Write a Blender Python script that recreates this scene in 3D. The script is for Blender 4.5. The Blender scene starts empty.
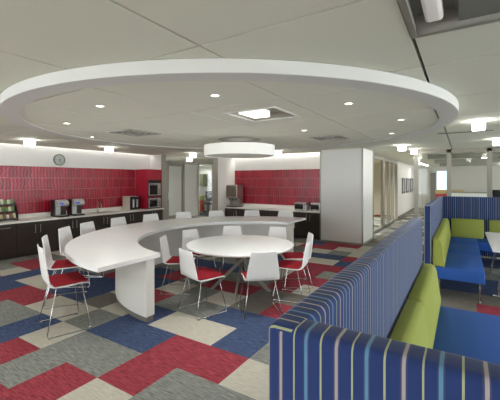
import bpy, bmesh, math, random
from mathutils import Vector, Matrix
random.seed(7)
PI = math.pi
scene = bpy.context.scene
COL = scene.collection

# ------------------------------------------------------------------ materials
MATS = {}
def srgb(r, g, b):
    f = lambda c: (c/255/12.92) if c/255 <= 0.04045 else ((c/255+0.055)/1.055)**2.4
    return (f(r), f(g), f(b), 1.0)

def mat(name, col, rough=0.5, metal=0.0, noise=None, bump=0.0, spec=0.5, emit=None, estr=0.0, trans=0.0, alpha=1.0):
    """noise=(scale, amount): small colour variation that belongs to the surface."""
    if name in MATS: return MATS[name]
    m = bpy.data.materials.new(name); m.use_nodes = True
    nt = m.node_tree; b = nt.nodes['Principled BSDF']
    b.inputs['Base Color'].default_value = col
    b.inputs['Roughness'].default_value = rough
    b.inputs['Metallic'].default_value = metal
    b.inputs['Specular IOR Level'].default_value = spec
    if trans: b.inputs['Transmission Weight'].default_value = trans
    if alpha < 1: b.inputs['Alpha'].default_value = alpha
    if emit is not None:
        b.inputs['Emission Color'].default_value = emit
        b.inputs['Emission Strength'].default_value = estr
    if noise:
        tc = nt.nodes.new('ShaderNodeTexCoord'); nz = nt.nodes.new('ShaderNodeTexNoise')
        nz.inputs['Scale'].default_value = noise[0]; nz.inputs['Detail'].default_value = 4
        nt.links.new(tc.outputs['Object'], nz.inputs['Vector'])
        mx = nt.nodes.new('ShaderNodeMix'); mx.data_type = 'RGBA'
        a = noise[1]
        mx.inputs['A'].default_value = tuple(max(0, c*(1-a)) for c in col[:3]) + (1,)
        mx.inputs['B'].default_value = tuple(min(1, c*(1+a)) for c in col[:3]) + (1,)
        nt.links.new(nz.outputs['Fac'], mx.inputs['Factor'])
        nt.links.new(mx.outputs['Result'], b.inputs['Base Color'])
        if bump:
            bp = nt.nodes.new('ShaderNodeBump'); bp.inputs['Strength'].default_value = bump
            bp.inputs['Distance'].default_value = 0.01
            nt.links.new(nz.outputs['Fac'], bp.inputs['Height'])
            nt.links.new(bp.outputs['Normal'], b.inputs['Normal'])
    MATS[name] = m
    return m

def carpet(name, col, streak=0.35):
    """Woven carpet tile: fine heather streaks running along X."""
    m = bpy.data.materials.new(name); m.use_nodes = True
    nt = m.node_tree; b = nt.nodes['Principled BSDF']
    b.inputs['Roughness'].default_value = 0.95; b.inputs['Specular IOR Level'].default_value = 0.1
    tc = nt.nodes.new('ShaderNodeTexCoord'); mp = nt.nodes.new('ShaderNodeMapping')
    mp.inputs['Scale'].default_value = (9, 95, 1)
    nz = nt.nodes.new('ShaderNodeTexNoise'); nz.inputs['Scale'].default_value = 1.0
    nz.inputs['Detail'].default_value = 3; nz.inputs['Roughness'].default_value = 0.65
    nt.links.new(tc.outputs['Object'], mp.inputs['Vector']); nt.links.new(mp.outputs['Vector'], nz.inputs['Vector'])
    cr = nt.nodes.new('ShaderNodeValToRGB')
    cr.color_ramp.elements[0].position = 0.33; cr.color_ramp.elements[1].position = 0.67
    cr.color_ramp.elements[0].color = tuple(c*(1-streak) for c in col[:3])+(1,)
    cr.color_ramp.elements[1].color = tuple(min(1, c*(1+streak)+0.006) for c in col[:3])+(1,)
    nt.links.new(nz.outputs['Fac'], cr.inputs['Fac']); nt.links.new(cr.outputs['Color'], b.inputs['Base Color'])
    bp = nt.nodes.new('ShaderNodeBump'); bp.inputs['Strength'].default_value = 0.25; bp.inputs['Distance'].default_value = 0.004
    nt.links.new(nz.outputs['Fac'], bp.inputs['Height']); nt.links.new(bp.outputs['Normal'], b.inputs['Normal'])
    return m

def stripe_fabric(name, axis):
    """Blue upholstery with beige, teal and thin lime stripes repeating every 152 mm along one axis."""
    m = bpy.data.materials.new(name); m.use_nodes = True
    nt = m.node_tree; b = nt.nodes['Principled BSDF']
    b.inputs['Roughness'].default_value = 0.8; b.inputs['Specular IOR Level'].default_value = 0.2
    b.inputs['Sheen Weight'].default_value = 0.15
    tc = nt.nodes.new('ShaderNodeTexCoord'); sp = nt.nodes.new('ShaderNodeSeparateXYZ')
    nt.links.new(tc.outputs['Object'], sp.inputs['Vector'])
    mu = nt.nodes.new('ShaderNodeMath'); mu.operation = 'MULTIPLY'; mu.inputs[1].default_value = 1/0.152
    ad = nt.nodes.new('ShaderNodeMath'); ad.operation = 'ADD'; ad.inputs[1].default_value = 50.745
    fr = nt.nodes.new('ShaderNodeMath'); fr.operation = 'FRACT'
    nt.links.new(sp.outputs['XYZ'.index(axis)], mu.inputs[0]); nt.links.new(mu.outputs[0], ad.inputs[0])
    nt.links.new(ad.outputs[0], fr.inputs[0])
    cr = nt.nodes.new('ShaderNodeValToRGB'); cr.color_ramp.interpolation = 'CONSTANT'
    base = srgb(36, 55, 106); beige = srgb(166, 157, 158); brown = srgb(62, 68, 104); lime = srgb(164, 170, 132); teal = srgb(88, 134, 168)
    seq = [(0.0, brown), (0.025, beige), (0.078, brown), (0.10, base), (0.29, lime), (0.32, base),
           (0.478, brown), (0.50, teal), (0.552, brown), (0.575, base), (0.772, lime), (0.802, base)]
    el = cr.color_ramp.elements
    el[0].position, el[0].color = seq[0]
    el[1].position, el[1].color = seq[1]
    for p, c in seq[2:]:
        e = el.new(p); e.color = c
    nt.links.new(fr.outputs[0], cr.inputs['Fac']); nt.links.new(cr.outputs['Color'], b.inputs['Base Color'])
    return m

def tile_mat(name, axis):
    """Glazed ruby stick tile: four courses of narrow wavy upright sticks with pale joints."""
    m = bpy.data.materials.new(name); m.use_nodes = True
    nt = m.node_tree; b = nt.nodes['Principled BSDF']; L = nt.links.new
    b.inputs['Roughness'].default_value = 0.22
    tc = nt.nodes.new('ShaderNodeTexCoord'); sp = nt.nodes.new('ShaderNodeSeparateXYZ'); L(tc.outputs['Object'], sp.inputs['Vector'])
    def M(op, a, bb=None):
        n = nt.nodes.new('ShaderNodeMath'); n.operation = op
        for k, v in enumerate((a, bb)):
            if v is None: continue
            if isinstance(v, (int, float)): n.inputs[k].default_value = v
            else: L(v, n.inputs[k])
        return n.outputs[0]
    h = sp.outputs['XYZ'.index(axis)]; z = sp.outputs[2]
    row = M('FLOOR', M('DIVIDE', M('SUBTRACT', z, 0.92), 0.2925))
    rfr = M('FRACT', M('DIVIDE', M('SUBTRACT', z, 0.92), 0.2925))
    # waviness: each stick column leans to and fro
    cv = nt.nodes.new('ShaderNodeCombineXYZ'); L(M('MULTIPLY', h, 5.0), cv.inputs[0]); L(M('MULTIPLY', z, 12.0), cv.inputs[1]); L(M('MULTIPLY', row, 3.7), cv.inputs[2])
    nz = nt.nodes.new('ShaderNodeTexNoise'); nz.inputs['Scale'].default_value = 1.0; nz.inputs['Detail'].default_value = 1.0; L(cv.outputs[0], nz.inputs['Vector'])
    hh = M('ADD', M('ADD', h, M('MULTIPLY', nz.outputs['Fac'], 0.085)), M('MULTIPLY', row, 0.013))
    u = M('DIVIDE', hh, 0.078)
    uf = M('FRACT', M('ADD', u, 500.0)); ui = M('FLOOR', u)
    wn = nt.nodes.new('ShaderNodeTexWhiteNoise'); wn.noise_dimensions = '2D'
    cv2 = nt.nodes.new('ShaderNodeCombineXYZ'); L(ui, cv2.inputs[0]); L(row, cv2.inputs[1]); L(cv2.outputs[0], wn.inputs['Vector'])
    prof = M('ABSOLUTE', M('SUBTRACT', M('MULTIPLY', uf, 2.0), 1.0))       # 1 at the joints, 0 mid-stick
    cr = nt.nodes.new('ShaderNodeValToRGB')
    cr.color_ramp.elements[0].position = 0.0; cr.color_ramp.elements[0].color = srgb(206, 54, 76)
    cr.color_ramp.elements[1].position = 1.0; cr.color_ramp.elements[1].color = srgb(88, 5, 22)
    e = cr.color_ramp.elements.new(0.5); e.color = srgb(160, 24, 46)
    L(M('ADD', M('MULTIPLY', prof, 0.72), M('MULTIPLY', wn.outputs['Value'], 0.34)), cr.inputs['Fac'])
    g = M('LESS_THAN', rfr, 0.035)
    mx = nt.nodes.new('ShaderNodeMix'); mx.data_type = 'RGBA'; L(g, mx.inputs['Factor'])
    L(cr.outputs['Color'], mx.inputs['A']); mx.inputs['B'].default_value = srgb(184, 112, 118)
    L(mx.outputs['Result'], b.inputs['Base Color'])
    bp = nt.nodes.new('ShaderNodeBump'); bp.inputs['Strength'].default_value = 0.5; bp.inputs['Distance'].default_value = 0.006
    L(M('SUBTRACT', 1.0, M('MULTIPLY', prof, prof)), bp.inputs['Height']); L(bp.outputs['Normal'], b.inputs['Normal'])
    return m

def emis(name, col, s):
    return mat(name, col, 0.5, emit=col, estr=s)

WHITE = mat('white_laminate', srgb(246, 247, 246), 0.28, noise=(1.5, 0.012))
SHELL = mat('white_plastic', srgb(243, 243, 241), 0.38)
WALLP = mat('wall_paint', srgb(226, 224, 218), 0.75, noise=(1.1, 0.02))
PANEL = mat('panel_white', srgb(236, 235, 230), 0.55, noise=(0.8, 0.02))
CEIL = mat('ceiling_paint', srgb(222, 223, 206), 0.9, noise=(0.7, 0.015))
GAP = mat('joint_shadow_gap', srgb(70, 68, 62), 0.9)
DISC = mat('disc_paint', srgb(226, 227, 211), 0.85, noise=(0.9, 0.015))
FASCIA = mat('fascia_white', srgb(218, 218, 212), 0.7)
CHROME = mat('chrome', (0.5, 0.5, 0.49, 1), 0.2, 1.0)
STEEL = mat('brushed_steel', (0.52, 0.51, 0.49, 1), 0.32, 1.0, noise=(30, 0.06))
ALU = mat('aluminium_frame', srgb(160, 156, 145), 0.4, 0.55)
BASEB = mat('base_strip_grey', srgb(112, 106, 98), 0.6)
REDPAD = mat('red_wool', srgb(148, 38, 48), 0.9, noise=(90, 0.18), bump=0.2, spec=0.1)
DARKWOOD = mat('dark_wood', srgb(54, 45, 38), 0.42, noise=(6, 0.15))
STONE = mat('white_worktop', srgb(242, 240, 233), 0.3, noise=(12, 0.02))
REDLAM = mat('red_laminate', srgb(164, 32, 52), 0.25)
BLACK = mat('black_plastic', srgb(24, 23, 23), 0.35)
BLACKG = mat('black_glass', srgb(14, 14, 15), 0.08)
GREYP = mat('grey_plastic', srgb(120, 118, 114), 0.45)
SILVER = mat('silver_plastic', srgb(186, 186, 184), 0.35, 0.3)
BLUESCR = mat('blue_screen', srgb(56, 80, 170), 0.3, emit=srgb(56, 84, 190), estr=0.35)
GREEN = mat('lime_upholstery', srgb(146, 154, 76), 0.85, noise=(60, 0.06), spec=0.2)
BLUE = mat('blue_upholstery', srgb(42, 86, 160), 0.75, noise=(60, 0.06), spec=0.25)
STRX = stripe_fabric('stripe_fabric_x', 'X'); STRY = stripe_fabric('stripe_fabric_y', 'Y')
TILEY = tile_mat('ruby_tile_y', 'Y'); TILEX = tile_mat('ruby_tile_x', 'X')
WOODLEG = mat('grey_metal_leg', srgb(150, 147, 140), 0.35, 0.6)
def glass(name, col, tint):
    m = bpy.data.materials.new(name); m.use_nodes = True; nt = m.node_tree
    for n in list(nt.nodes): nt.nodes.remove(n)
    o = nt.nodes.new('ShaderNodeOutputMaterial'); g = nt.nodes.new('ShaderNodeBsdfGlossy'); g.inputs['Roughness'].default_value = 0.03
    t = nt.nodes.new('ShaderNodeBsdfTransparent'); t.inputs['Color'].default_value = col
    mx = nt.nodes.new('ShaderNodeMixShader'); mx.inputs[0].default_value = tint
    nt.links.new(t.outputs[0], mx.inputs[1]); nt.links.new(g.outputs[0], mx.inputs[2]); nt.links.new(mx.outputs[0], o.inputs[0])
    return m
GLASS = glass('clear_glass', (0.95, 0.965, 0.95, 1), 0.025)
FROST = mat('frosted_glass', srgb(214, 216, 210), 0.45, noise=(0.9, 0.05))
LAMP = emis('lamp_glow', (1.0, 0.98, 0.95, 1), 11.0)
LENS = emis('downlight_lens', (1.0, 0.97, 0.9, 1), 3.0)
COVE = emis('cove_strip', (1.0, 0.98, 0.94, 1), 7.0)
DRUM = mat('drum_shade', srgb(236, 234, 226), 0.8, emit=(1.0, 0.98, 0.93, 1), estr=0.14)
DRUMB = mat('drum_diffuser', srgb(226, 224, 216), 0.8, emit=(1.0, 0.97, 0.9, 1), estr=0.0)
TROF = emis('troffer_lens', (1.0, 0.98, 0.93, 1), 0.06)

# ------------------------------------------------------------------ mesh helpers
class MB:
    def __init__(s): s.bm = bmesh.new()
    def box(s, x0, x1, y0, y1, z0, z1, bev=0.0, seg=2, M=None):
        r = bmesh.ops.create_cube(s.bm, size=1.0)['verts']
        for v in r:
            v.co = Vector(((x0+x1)/2 + v.co.x*(x1-x0), (y0+y1)/2 + v.co.y*(y1-y0), (z0+z1)/2 + v.co.z*(z1-z0)))
        vs = r
        if bev > 0:
            ed = list({e for v in r for e in v.link_edges})
            out = bmesh.ops.bevel(s.bm, geom=ed, offset=bev, segments=seg, affect='EDGES', profile=0.5)
            vs = list({v for f in out['faces'] for v in f.verts} | {v for v in r if v.is_valid})
        if M is not None:
            for v in vs: v.co = M @ v.co
        return s
    def tube(s, pts, r, n=8, closed=False):
        pts = [Vector(p) for p in pts]; rings = []
        N = len(pts); up = None
        for i, p in enumerate(pts):
            a = pts[i-1] if (i > 0 or closed) else pts[i]
            b = pts[(i+1) % N] if (i < N-1 or closed) else pts[i]
            d = (b-a).normalized()
            if up is None:
                up = Vector((0, 0, 1)) if abs(d.z) < 0.9 else Vector((1, 0, 0))
            x = d.cross(up); x = x.normalized() if x.length > 1e-5 else d.orthogonal().normalized()
            y = d.cross(x).normalized(); up = -y if (-y).dot(up) > 0 else y
            y = x.cross(d).normalized()
            rr = r[i] if isinstance(r, (list, tuple)) else r
            rings.append([s.bm.verts.new(p + (x*math.cos(2*PI*k/n) + y*math.sin(2*PI*k/n))*rr) for k in range(n)])
        for i in range(N if closed else N-1):
            A, B = rings[i], rings[(i+1) % N]
            for k in range(n):
                s.bm.faces.new((A[k], A[(k+1) % n], B[(k+1) % n], B[k]))
        if not closed:
            s.bm.faces.new(rings[0][::-1]); s.bm.faces.new(rings[-1])
        return s
    def lathe(s, prof, n=32, c=(0, 0), cap=True, axis='Z'):
        rings = []
        for r, z in prof:
            rings.append([s.bm.verts.new((c[0]+r*math.cos(2*PI*k/n), c[1]+r*math.sin(2*PI*k/n), z)) for k in range(n)])
        for A, B in zip(rings, rings[1:]):
            for k in range(n): s.bm.faces.new((A[k], A[(k+1) % n], B[(k+1) % n], B[k]))
        if cap:
            s.bm.faces.new(rings[0][::-1]); s.bm.faces.new(rings[-1])
        return s
    def prism(s, poly, z0, z1, bev=0.0):
        A = [s.bm.verts.new((x, y, z0)) for x, y in poly]; B = [s.bm.verts.new((x, y, z1)) for x, y in poly]
        n = len(poly); fs = []
        fs.append(s.bm.faces.new(A[::-1])); top = s.bm.faces.new(B); fs.append(top)
        for k in range(n): fs.append(s.bm.faces.new((A[k], A[(k+1) % n], B[(k+1) % n], B[k])))
        if bev:
            ed = list(top.edges) + list(fs[0].edges)
            bmesh.ops.bevel(s.bm, geom=ed, offset=bev, segments=2, affect='EDGES', profile=0.5)
        return s
    def quad(s, *p):
        s.bm.faces.new([s.bm.verts.new(q) for q in p]); return s
    def xform(s, M):
        bmesh.ops.transform(s.bm, matrix=M, verts=s.bm.verts); return s
    def obj(s, name, m, parent=None, smooth=None, kind=None, loc=None):
        bmesh.ops.recalc_face_normals(s.bm, faces=s.bm.faces)
        me = bpy.data.meshes.new(name); s.bm.to_mesh(me); s.bm.free()
        ms = m if isinstance(m, (list, tuple)) else [m]
        for q in ms: me.materials.append(q)
        o = bpy.data.objects.new(name, me); COL.objects.link(o)
        if parent is not None: o.parent = parent
        if loc is not None: o.location = loc
        if kind: o['kind'] = kind
        if smooth is not None:
            for p in me.polygons: p.use_smooth = True
            try: me.set_sharp_from_angle(angle=math.radians(smooth))
            except Exception: pass
        return o

def thing(name, label, cat, loc=(0, 0, 0), rz=0.0, group=None):
    o = bpy.data.objects.new(name, None); COL.objects.link(o); o.empty_display_size = 0.1
    o.location = loc; o.rotation_euler = (0, 0, rz); tag(o, label, cat, group)
    return o
def tag(o, label, cat, group=None):
    o['label'] = label; o['category'] = cat
    if group: o['group'] = group
    return o
def struct(name, mb, m, parent=None, smooth=None):
    return mb.obj(name, m, parent, smooth, kind='structure')
def copy_thing(root, loc, rz, label, group=None, scale=1.0):
    r = root.copy(); COL.objects.link(r); r.location = loc; r.rotation_euler = (0, 0, rz); r['label'] = label
    r.scale = scale if isinstance(scale, tuple) else (scale, scale, scale)
    if group: r['group'] = group
    for ch in list(root.children):
        c = ch.copy(); COL.objects.link(c); c.parent = r
        for g in list(ch.children):
            d = g.copy(); COL.objects.link(d); d.parent = c
    return r
def arc(cx, cy, r, a0, a1, n):
    return [(cx+r*math.cos(a0+(a1-a0)*k/n), cy+r*math.sin(a0+(a1-a0)*k/n)) for k in range(n+1)]

# ------------------------------------------------------------------ camera
F = 338.0; HC = 1.75; TH = math.atan(213/F); S, C_ = math.sin(TH), math.cos(TH)
cam = bpy.data.cameras.new('camera'); co = bpy.data.objects.new('camera', cam); COL.objects.link(co)
co.location = (0, 0, HC); co.rotation_euler = (PI/2, 0, TH)
cam.sensor_width = 36; cam.lens = F/500*36; cam.shift_y = -0.04; cam.clip_start = 0.05
scene.camera = co

def ray_x(px, X):     # where the line of sight of a column of the photo meets the plane x = X: returns Y
    a = (px-250)/F; z = X/(-S+C_*a); return C_*z + S*a*z
def ray_y(px, Y):
    a = (px-250)/F; z = Y/(C_+S*a); return -S*z + C_*a*z

# ------------------------------------------------------------------ floor
CARP = [carpet('carpet_red', srgb(142, 58, 67), 0.45), carpet('carpet_navy', srgb(64, 77, 106), 0.5), carpet('carpet_grey', srgb(124, 126, 120), 0.4),
        carpet('carpet_cream', srgb(180, 175, 161), 0.14), carpet('carpet_taupe', srgb(110, 106, 98), 0.25)]
R_, N_, G_, K_, T_ = range(5)
cells = {}
def setc(i, j, c):
    for a in (i if isinstance(i, (list, tuple, range)) else [i]):
        for b in (j if isinstance(j, (list, tuple, range)) else [j]): cells[(a, b)] = c
setc(-7, 0, R_); setc((-6, -5), 0, G_); setc(-4, 0, N_); setc(-3, 0, K_); setc((-2, -1), 0, G_); setc(0, 0, R_); setc((1, 2, 3), 0, G_)
setc(-1, -1, R_); setc(-2, -1, G_); setc(-3, -1, R_); setc(0, -1, K_); setc((1, 2), -1, G_); setc(-4, -1, N_); setc((-5, -6), -1, G_)
setc(-2, -2, R_); setc(-1, -2, R_); setc(-3, -2, G_); setc(0, -2, K_); setc(1, -2, N_); setc(-4, -2, N_)
setc((-2, -1), 1, N_); setc((0, 1), 1, R_); setc((2, 3), 1, K_); setc(-3, 1, G_); setc((-5, -4), 1, K_); setc((-7, -6), 1, R_); setc((-8, -9), 1, N_)
setc(-4, 2, T_); setc(-3, 2, K_); setc((-8, -7), 2, K_); setc(-9, 2, N_); setc(-9, 3, N_); setc(-10, 2, K_); setc(-10, 3, R_); setc(-11, 3, R_); setc(-11, 2, G_)  # the taupe cell paints grey carpet darkened by shade
setc((-6, -5), 2, N_); setc((-8, -7), 3, N_); setc((-12, -13), (2, 3), G_); setc((-12, -11), 4, T_); setc(-10, 4, G_)
setc((-1, 0), 2, K_); setc(1, (2, 3), N_); setc(0, 3, N_); setc(2, 2, G_); setc(-2, 2, N_); setc(-2, 3, G_); setc(-3, 3, R_); setc(-1, 3, G_)
setc(1, 4, R_); setc(0, 4, T_); setc(-1, 4, K_); setc(-2, 4, G_); setc(-3, 4, K_); setc(-4, 4, N_); setc(-4, 5, R_); setc((-1, -2), 5, R_); setc(0, 5, T_)
setc(0, 6, R_); setc(1, 5, T_); setc(1, 6, K_); setc((0, 1), 7, R_); setc(1, 8, G_); setc(0, 8, R_); setc((0, 1), 9, R_); setc(0, 10, K_); setc(-1, 10, K_)
setc(1, 10, N_); setc((-1, 0), 11, N_); setc(1, 11, R_); setc(-1, 12, K_); setc(0, 12, G_); setc(1, (12, 13), K_); setc(0, 13, K_); setc((-1, -2), 13, R_); setc(-1, 14, R_); setc(0, 14, R_)
rc_ = random.Random(5)
for jj in range(15, 47):
    for ii in range(-1, 8): setc(ii, jj, rc_.choice((T_, K_, G_, T_, G_)))
setc((-1, 0), 9, R_); setc(2, range(5, 12), G_)
setc((4, 5, 6, 7, 8), (8,), T_); setc((4, 5, 6, 7, 8, 9), (9, 10), N_); setc((6, 7, 8, 9), (7,), R_); setc((4, 5), 7, T_)
setc(range(4, 10), (11, 12), G_); setc(range(4, 10), (13, 14), N_)
CX, CY, OX, OY = 0.483, 0.494, -2.74, 1.81
rng = random.Random(31)
i0, i1, j0, j1 = -32, 24, -16, 48
for j in range(j0, j1):
    i = i0
    while i < i1:
        n = rng.choice((1, 2, 2)); c = rng.choice((R_, N_, G_, K_, T_, G_, K_)) if j < 15 or i < -3 else rng.choice((T_, K_, G_, T_, G_, K_, R_))
        for q in range(n):
            if (i+q, j) not in cells: cells[(i+q, j)] = c
        i += n
mb = MB()
vv = {}
def fv(i, j):
    if (i, j) not in vv: vv[(i, j)] = mb.bm.verts.new((OX+CX*i, OY+CY*j, 0))
    return vv[(i, j)]
for j in range(j0, j1):
    for i in range(i0, i1):
        f = mb.bm.faces.new((fv(i, j), fv(i+1, j), fv(i+1, j+1), fv(i, j+1))); f.material_index = cells[(i, j)]
struct('floor', mb, CARP)

# ------------------------------------------------------------------ ceiling
ZC = 2.60; ZB = 2.74
XL0, XR = -17.0, 8.8; YB0, YF = -5.0, 25.5
WX = -9.1; WY = 10.05              # faces of the two tiled walls
SL = 0.12                          # depth of the cove slot
TRO = (-0.24, 1.0, 0.4, 2.21)      # big recessed troffer (x0,x1,y0,y1)
xs = [-0.255 + 1.158*k for k in range(-15, 9)]
ys = [1.64 + 1.19*k for k in range(-6, 21)]
DCX, DCY, DR = -3.06, 4.42, 3.02
def rects_minus(r, hole):
    x0, x1, y0, y1 = r; a0, a1, b0, b1 = hole
    if x1 <= a0 or x0 >= a1 or y1 <= b0 or y0 >= b1: return [r]
    out = []
    if x0 < a0: out.append((x0, a0, y0, y1)); x0 = a0
    if x1 > a1: out.append((a1, x1, y0, y1)); x1 = a1
    if y0 < b0: out.append((x0, x1, y0, b0)); y0 = b0
    if y1 > b1: out.append((x0, x1, b1, y1))
    return out
holes = [TRO, (WX-0.25, WX+SL, 1.0, 8.05), (-7.0, -3.43, WY-SL, WY+0.2)]
mb = MB()
for a, b in zip(xs, xs[1:]):
    for c, d in zip(ys, ys[1:]):
        ga = 0.011 if abs(a+0.255) < 0.01 else 0.0095; gb = 0.011 if abs(b+0.255) < 0.01 else 0.0095
        rs = [(a+ga, b-gb, c+0.0095, d-0.0095)]
        for h in holes: rs = [q for r in rs for q in rects_minus(r, h)]
        for x0, x1, y0, y1 in rs:
            if x1-x0 > 1e-3 and y1-y0 > 1e-3:
                mb.box(x0, x1, y0, y1, ZC, ZC+0.06)
struct('ceiling', mb, CEIL)
mb = MB()
mb.box(XL0, XR, YB0, YF, ZB, ZB+0.02)
struct('ceiling.001', mb, GAP)

# dropped disc: fascia ring with rim, and inner panels
mb = MB()
mb.lathe([(DR-0.19, 2.512), (DR-0.19, 2.497), (DR-0.004, 2.497), (DR, 2.501), (DR, ZC-0.004)], n=128, c=(DCX, DCY), cap=False)
struct('trim_1', mb, FASCIA, smooth=30)
def wpt(px, py, h):
    z = F*(HC-h)/(py-180); u = (px-250)/F*z
    return (-S*z+C_*u, C_*z+S*u)
sq = wpt(263, 115.5, 2.5); TS = 0.31
mb = MB(); bm = mb.bm
f = bm.faces.new([bm.verts.new((x, y, 2.508)) for x, y in arc(DCX, DCY, DR-0.18, 0, 2*PI*127/128, 127)])
def cut(co, no): bmesh.ops.bisect_plane(bm, geom=bm.verts[:]+bm.edges[:]+bm.faces[:], plane_co=co, plane_no=no)
def kill(fn):
    d = [f for f in bm.faces if fn(f.calc_center_median())]
    bmesh.ops.delete(bm, geom=d, context='FACES')
dj = [x for x in xs if abs(x-DCX) < DR]; ej = [y for y in ys if abs(y-DCY) < DR]
for x in dj:
    for e in (-0.0085, 0.0085): cut((x+e, 0, 0), (1, 0, 0))
for y in ej:
    for e in (-0.0085, 0.0085): cut((0, y+e, 0), (0, 1, 0))
for e in (-TS, TS):
    cut((sq[0]+e, 0, 0), (1, 0, 0)); cut((0, sq[1]+e, 0), (0, 1, 0))
kill(lambda c: any(abs(c.x-x) < 0.0084 for x in dj) or any(abs(c.y-y) < 0.0084 for y in ej) or (abs(c.x-sq[0]) < TS and abs(c.y-sq[1]) < TS))
ex = bmesh.ops.extrude_face_region(bm, geom=bm.faces[:])
bmesh.ops.translate(bm, vec=(0, 0, 0.05), verts=[v for v in ex['geom'] if isinstance(v, bmesh.types.BMVert)])
struct('ceiling.002', mb, DISC)

# ------------------------------------------------------------------ lights helper
def area(name, loc, w, size, parent=None, col=(1, 1, 0.99), spread=150, rot=(0, 0, 0), sy=None):
    l = bpy.data.lights.new(name, 'AREA'); l.energy = w; l.color = col; l.shape = 'DISK' if sy is None else 'RECTANGLE'
    l.size = size
    if sy: l.size_y = sy
    l.spread = math.radians(spread)
    o = bpy.data.objects.new(name, l); COL.objects.link(o); o.location = loc; o.rotation_euler = rot
    if parent: o.parent = parent
    return o

# downlights in the disc
dl_px = [((215, 96.5), 'small round downlight near the front middle of the disc, left of the square light'),
         ((348.5, 104.5), 'small round downlight in the dropped disc, right of the square recessed light'),
         ((100, 107), 'small round downlight in the left part of the disc, nearest the front edge there'),
         ((66.5, 124), 'small round downlight close to the left rim of the dropped disc'),
         ((401, 120.5), 'small round downlight close to the right rim of the dropped disc'),
         ((391.5, 134), 'small round downlight at the far right of the disc, towards the glass corridor'),
         ((92, 137.5), 'faint round downlight in the disc between the left rim and the square air vent'),
         ((304, 131), 'faint round downlight in the disc beside the right-hand square air vent')]
DLW = 3.8
for (px, py), lab in dl_px:
    x, y = wpt(px, py, 2.5)
    if (x-DCX)**2+(y-DCY)**2 > (DR-0.12)**2:
        k = (DR-0.3)/math.hypot(x-DCX, y-DCY); x, y = DCX+(x-DCX)*k, DCY+(y-DCY)*k
    t = thing('downlight', lab, 'downlight', (x, y, 2.508), 0, 'downlights in the ceiling disc')
    MB().lathe([(0.034, -0.001), (0.05, -0.005), (0.052, -0.001), (0.052, 0.004), (0.034, 0.004)], 24, cap=False).obj('trim_ring', FASCIA, t, 40)
    MB().lathe([(0.0345, 0.0), (0.0345, 0.004)], 24).obj('lens', LENS, t)
    area('bulb', (0, 0, -0.012), 6.0 if px in (391.5,) else DLW, 0.1, t)

# square recessed light in the disc
t = thing('recessed_light', 'square recessed ceiling light with glowing box set in the dropped disc', 'ceiling light', (sq[0], sq[1], 2.508))
mb = MB(); q = TS
for x0, x1, y0, y1 in ((-q-.02, q+.02, -q-.02, -q+.012), (-q-.02, q+.02, q-.012, q+.02), (-q-.02, -q+.012, -q+.012, q-.012), (q-.012, q+.02, -q+.012, q-.012)):
    mb.box(x0, x1, y0, y1, -0.008, 0.002)
mb.obj('frame', FASCIA, t)
mb = MB()
mb.box(-q, q, -q, q, 0.078, 0.086)
for x0, x1, y0, y1 in ((-q+.001, q-.001, -q+.001, -q+.006), (-q+.001, q-.001, q-.006, q-.001), (-q+.001, -q+.006, -q+.006, q-.006), (q-.006, q-.001, -q+.006, q-.006)): mb.box(x0, x1, y0, y1, 0.003, 0.08)
mb.obj('recess', mat('recess_grey', srgb(150, 146, 134), 0.6), t)
MB().box(-0.22, 0.0, -0.19, 0.17, 0.0, 0.075, 0.01).obj('diffuser', emis('square_light_glow', (1, 0.98, 0.94, 1), 1.2), t)
area('bulb', (-0.09, 0, -0.012), 8, 0.25, t, spread=120)

# big troffer above the first booth
t = thing('troffer', 'large grey recessed ceiling troffer with a linear lamp over the near booth', 'ceiling light', (0, 0, ZC))
x0, x1, y0, y1 = TRO
mb = MB()
for a in ((x0-.02, x1+.02, y1-.012, y1+.02), (x0-.02, x1+.02, y0-.02, y0+.012), (x0-.02, x0+.012, y0+.012, y1-.012), (x1-.012, x1+.02, y0+.012, y1-.012)):
    mb.box(*a, -0.006, 0.004)
mb.obj('frame', ALU, t)
mb = MB()
mb.box(x0, x1, y0, y1, 0.115, 0.125)
for a in ((x0+.001, x1-.001, y0+.001, y0+.006), (x0+.001, x1-.001, y1-.006, y1-.001), (x0+.001, x0+.006, y0+.006, y1-.006), (x1-.006, x1-.001, y0+.006, y1-.006)): mb.box(*a, 0.004, 0.12)
mb.obj('recess', mat('troffer_grey', srgb(160, 158, 150), 0.7), t)
MB().box(x0+0.22, x1-0.007, y0+0.007, y1-0.007, 0.03, 0.045, 0.004).obj('reflector', mat('reflector_grey', srgb(128, 128, 123), 0.55), t)
MB().box(x0+0.06, x0+0.15, y0+0.06, y1-0.06, 0.03, 0.10, 0.02).obj('lamp_bar', TROF, t)

# square air vents and slots
def vent(px, py, h, half, lab, group=None, ld=None):
    x, y = wpt(px, py, h) if ld is None else ld
    t = thing('air_vent', lab, 'air vent', (x, y, h), 0, group)
    mb = MB()
    for k in range(4):
        o = half*(1-0.24*k)
        for a in ((-o, o, -o, -o+.022), (-o, o, o-.022, o), (-o, -o+.022, -o+.022, o-.022), (o-.022, o, -o+.022, o-.022)):
            mb.box(*a, -0.006-0.003*(k == 0), 0.004)
    mb.obj('frame', mat('vent_paint', srgb(176, 173, 162), 0.6), t)
    MB().box(-half+.01, half-.01, -half+.01, half-.01, 0.0005, 0.004).obj('backing', mat('vent_dark', srgb(62, 60, 54), 0.8), t)
    return t
vent(134, 132.8, 2.502, 0.3, 'square ceiling air vent in the left half of the dropped disc', 'square air vents in the disc')
vent(330, 137.8, 2.502, 0.27, 'square ceiling air vent at the right of the drum lamp in the disc', 'square air vents in the disc')
sx, sy = wpt(464, 131.8, 2.6)
t = thing('slot_vent', 'long dark linear slot vent in the ceiling just right of the disc', 'air vent', (sx, sy, ZC))
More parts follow.
